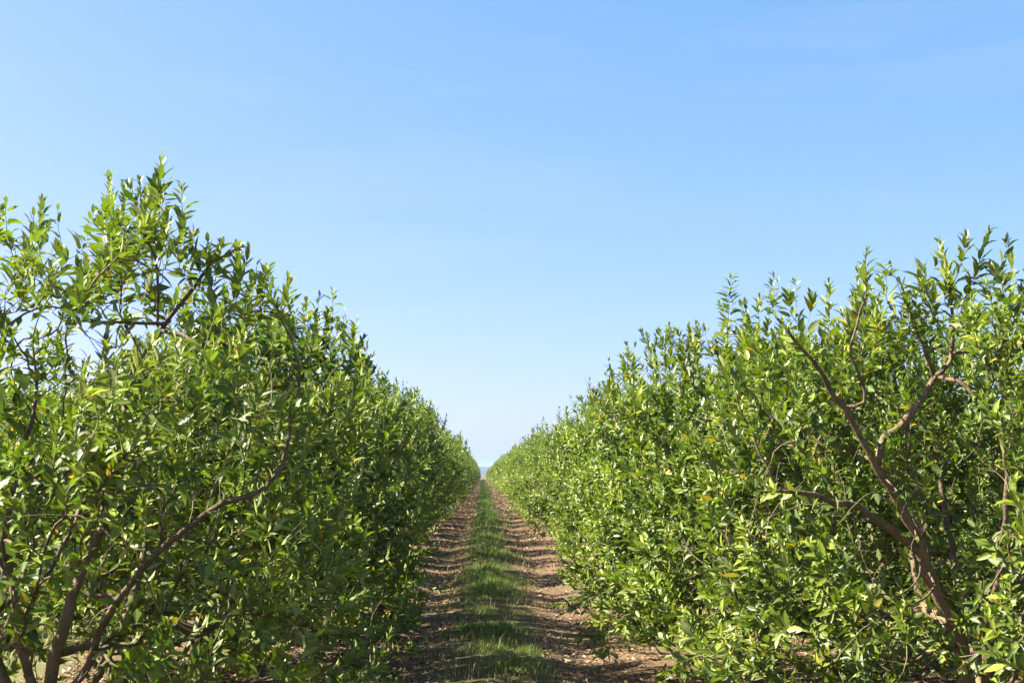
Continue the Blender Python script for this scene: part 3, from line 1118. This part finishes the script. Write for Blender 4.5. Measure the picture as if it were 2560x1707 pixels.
n = 26000                                          # grass between the outer rows
y = 5 + 75 * g.uniform(0, 1, n) ** 1.4
x = np.where(g.random(n) < .8, -g.uniform(4.0, 6.9, n), g.uniform(5.0, 8, n))
link('orchard_grass', blades('orchard_grass', x, y, g.uniform(.10, .28, n), np.clip(g.normal(.45, .25, n), 0, 1), g.uniform(0, 1, n), g.uniform(.01, .02, n), g, .8), kind='stuff',
     label='pale grass on the alleys behind the tree rows', category='grass')


def litter(name, n, xs, y0, y1, pw, size):
    y = y0 * (y1 / y0) ** (g.uniform(0, 1, n) ** pw)
    x = xs(n)
    k = g.uniform(0, 1, n) < np.clip(.55 + .9 * np.array([hnoise(a, b, 1.3, 31) for a, b in zip(x, y)]), .12, 1)
    x, y = x[k], y[k]
    n = len(x)
    L = size * g.uniform(.5, 1.3, n) * np.clip(y / 16, 1, 5) ** .8
    W = L * g.uniform(.18, .5, n)
    a = g.uniform(0, 2 * math.pi, n)
    A = np.stack([np.cos(a), np.sin(a), g.normal(0, .22, n)], 1)
    S = np.stack([-np.sin(a), np.cos(a), g.normal(0, .35, n)], 1)
    c = np.stack([x, y, gz_arr(x, y) + .004 + .010 * g.uniform(0, 1, n)], 1)
    curl = (L * g.uniform(.02, .28, n))[:, None] * np.array((0, 0, 1.))
    V = np.stack([c - A * L[:, None] * .5 + curl, c - A * (L * .1)[:, None] - S * W[:, None] * .5, c - A * (L * .1)[:, None] + S * W[:, None] * .5,
                  c + A * (L * .22)[:, None] - S * (W * .42)[:, None], c + A * (L * .22)[:, None] + S * (W * .42)[:, None], c + A * L[:, None] * .5 + curl], 1).reshape(-1, 3)
    b = np.arange(n)[:, None, None] * 6
    T = (b + np.array([[0, 2, 1], [3, 4, 5]])[None]).reshape(-1, 3)
    Q = (b + np.array([[1, 2, 4, 3]])[None]).reshape(-1, 4)
    t1, t2, t3 = g.uniform(0, 1, n), (g.random(n) < .12) * g.uniform(.3, 1, n), (g.random(n) < .08) * g.uniform(.3, 1, n)
    tone = np.stack([np.repeat(t, 6) for t in (t1, t2, t3)], 1)
    return mesh_np(name, V, [T, Q], LITTER, tone)


link('leaf_litter', litter('leaf_litter', 80000, lambda n: np.where(g.random(n) < .55, g.uniform(-3.6, -.25, n), g.uniform(.55, 4.4, n)), 6.5, 170, 1.25, .06), kind='stuff',
     label='dry tan leaves littering the bare soil of the tracks and under the trees', category='leaf litter')
link('wood_chips', litter('wood_chips', 26000, lambda n: np.where(g.random(n) < .5, g.normal(TRK_L - .1, .4, n), g.normal(TRK_R + .1, .45, n)), 7.5, 170, 1.1, .03), kind='stuff',
     label='small pale wood and leaf fragments strewn over the wheel tracks', category='debris')


def fallen(name, pts, r, label):
    ln = smooth_line(pts, .08)
    c = Chain()
    c.pts, c.dead, c.rad = ln, True, np.linspace(r, r * .35, len(ln))
    d = Chain()
    k = len(ln) // 2
    d.pts = smooth_line([ln[k], ln[k] + np.array((.10, .16, .05)), ln[k] + np.array((.16, .36, .04))], .06)
    d.dead, d.rad = True, np.linspace(r * .6, r * .25, len(d.pts))
    o = link(name, tubes([c, d], name, least=6), label=label, category='branch')
    return o


fallen('fallen_branch', [(-2.05, 9.0, .02), (-1.75, 9.25, .06), (-1.5, 9.55, .10), (-1.3, 9.9, .07)], .014, 'dead fallen branch lying on the litter under the left trees')
fallen('fallen_branch', [(1.55, 9.3, .03), (1.95, 9.15, .07), (2.4, 9.05, .05)], .010, 'thin dead fallen branch lying on the litter under the right trees')

# ------------------------------------------------------------------ haze
HAZE = 1.3e-4
hz = NT('haze')
pv = hz.n('VolumePrincipled')
pv.inputs['Color'].default_value = (.50, .68, .96, 1)
pv.inputs['Density'].default_value = HAZE
pv.inputs['Anisotropy'].default_value = .3
hz.l(pv.outputs[0], hz.out.inputs['Volume'])
x0, x1, y0, y1, z0, z1 = -6200, 6200, -4200, 6300, -6, 45
HVt = np.array([(x, y, z) for z in (z0, z1) for y in (y0, y1) for x in (x0, x1)])
HF = np.array([(0, 2, 3, 1), (4, 5, 7, 6), (0, 1, 5, 4), (2, 6, 7, 3), (0, 4, 6, 2), (1, 3, 7, 5)])
link('haze', mesh_np('haze', HVt, [HF], hz.m, smooth=False), kind='stuff', label='thin pale haze over the orchard', category='haze')
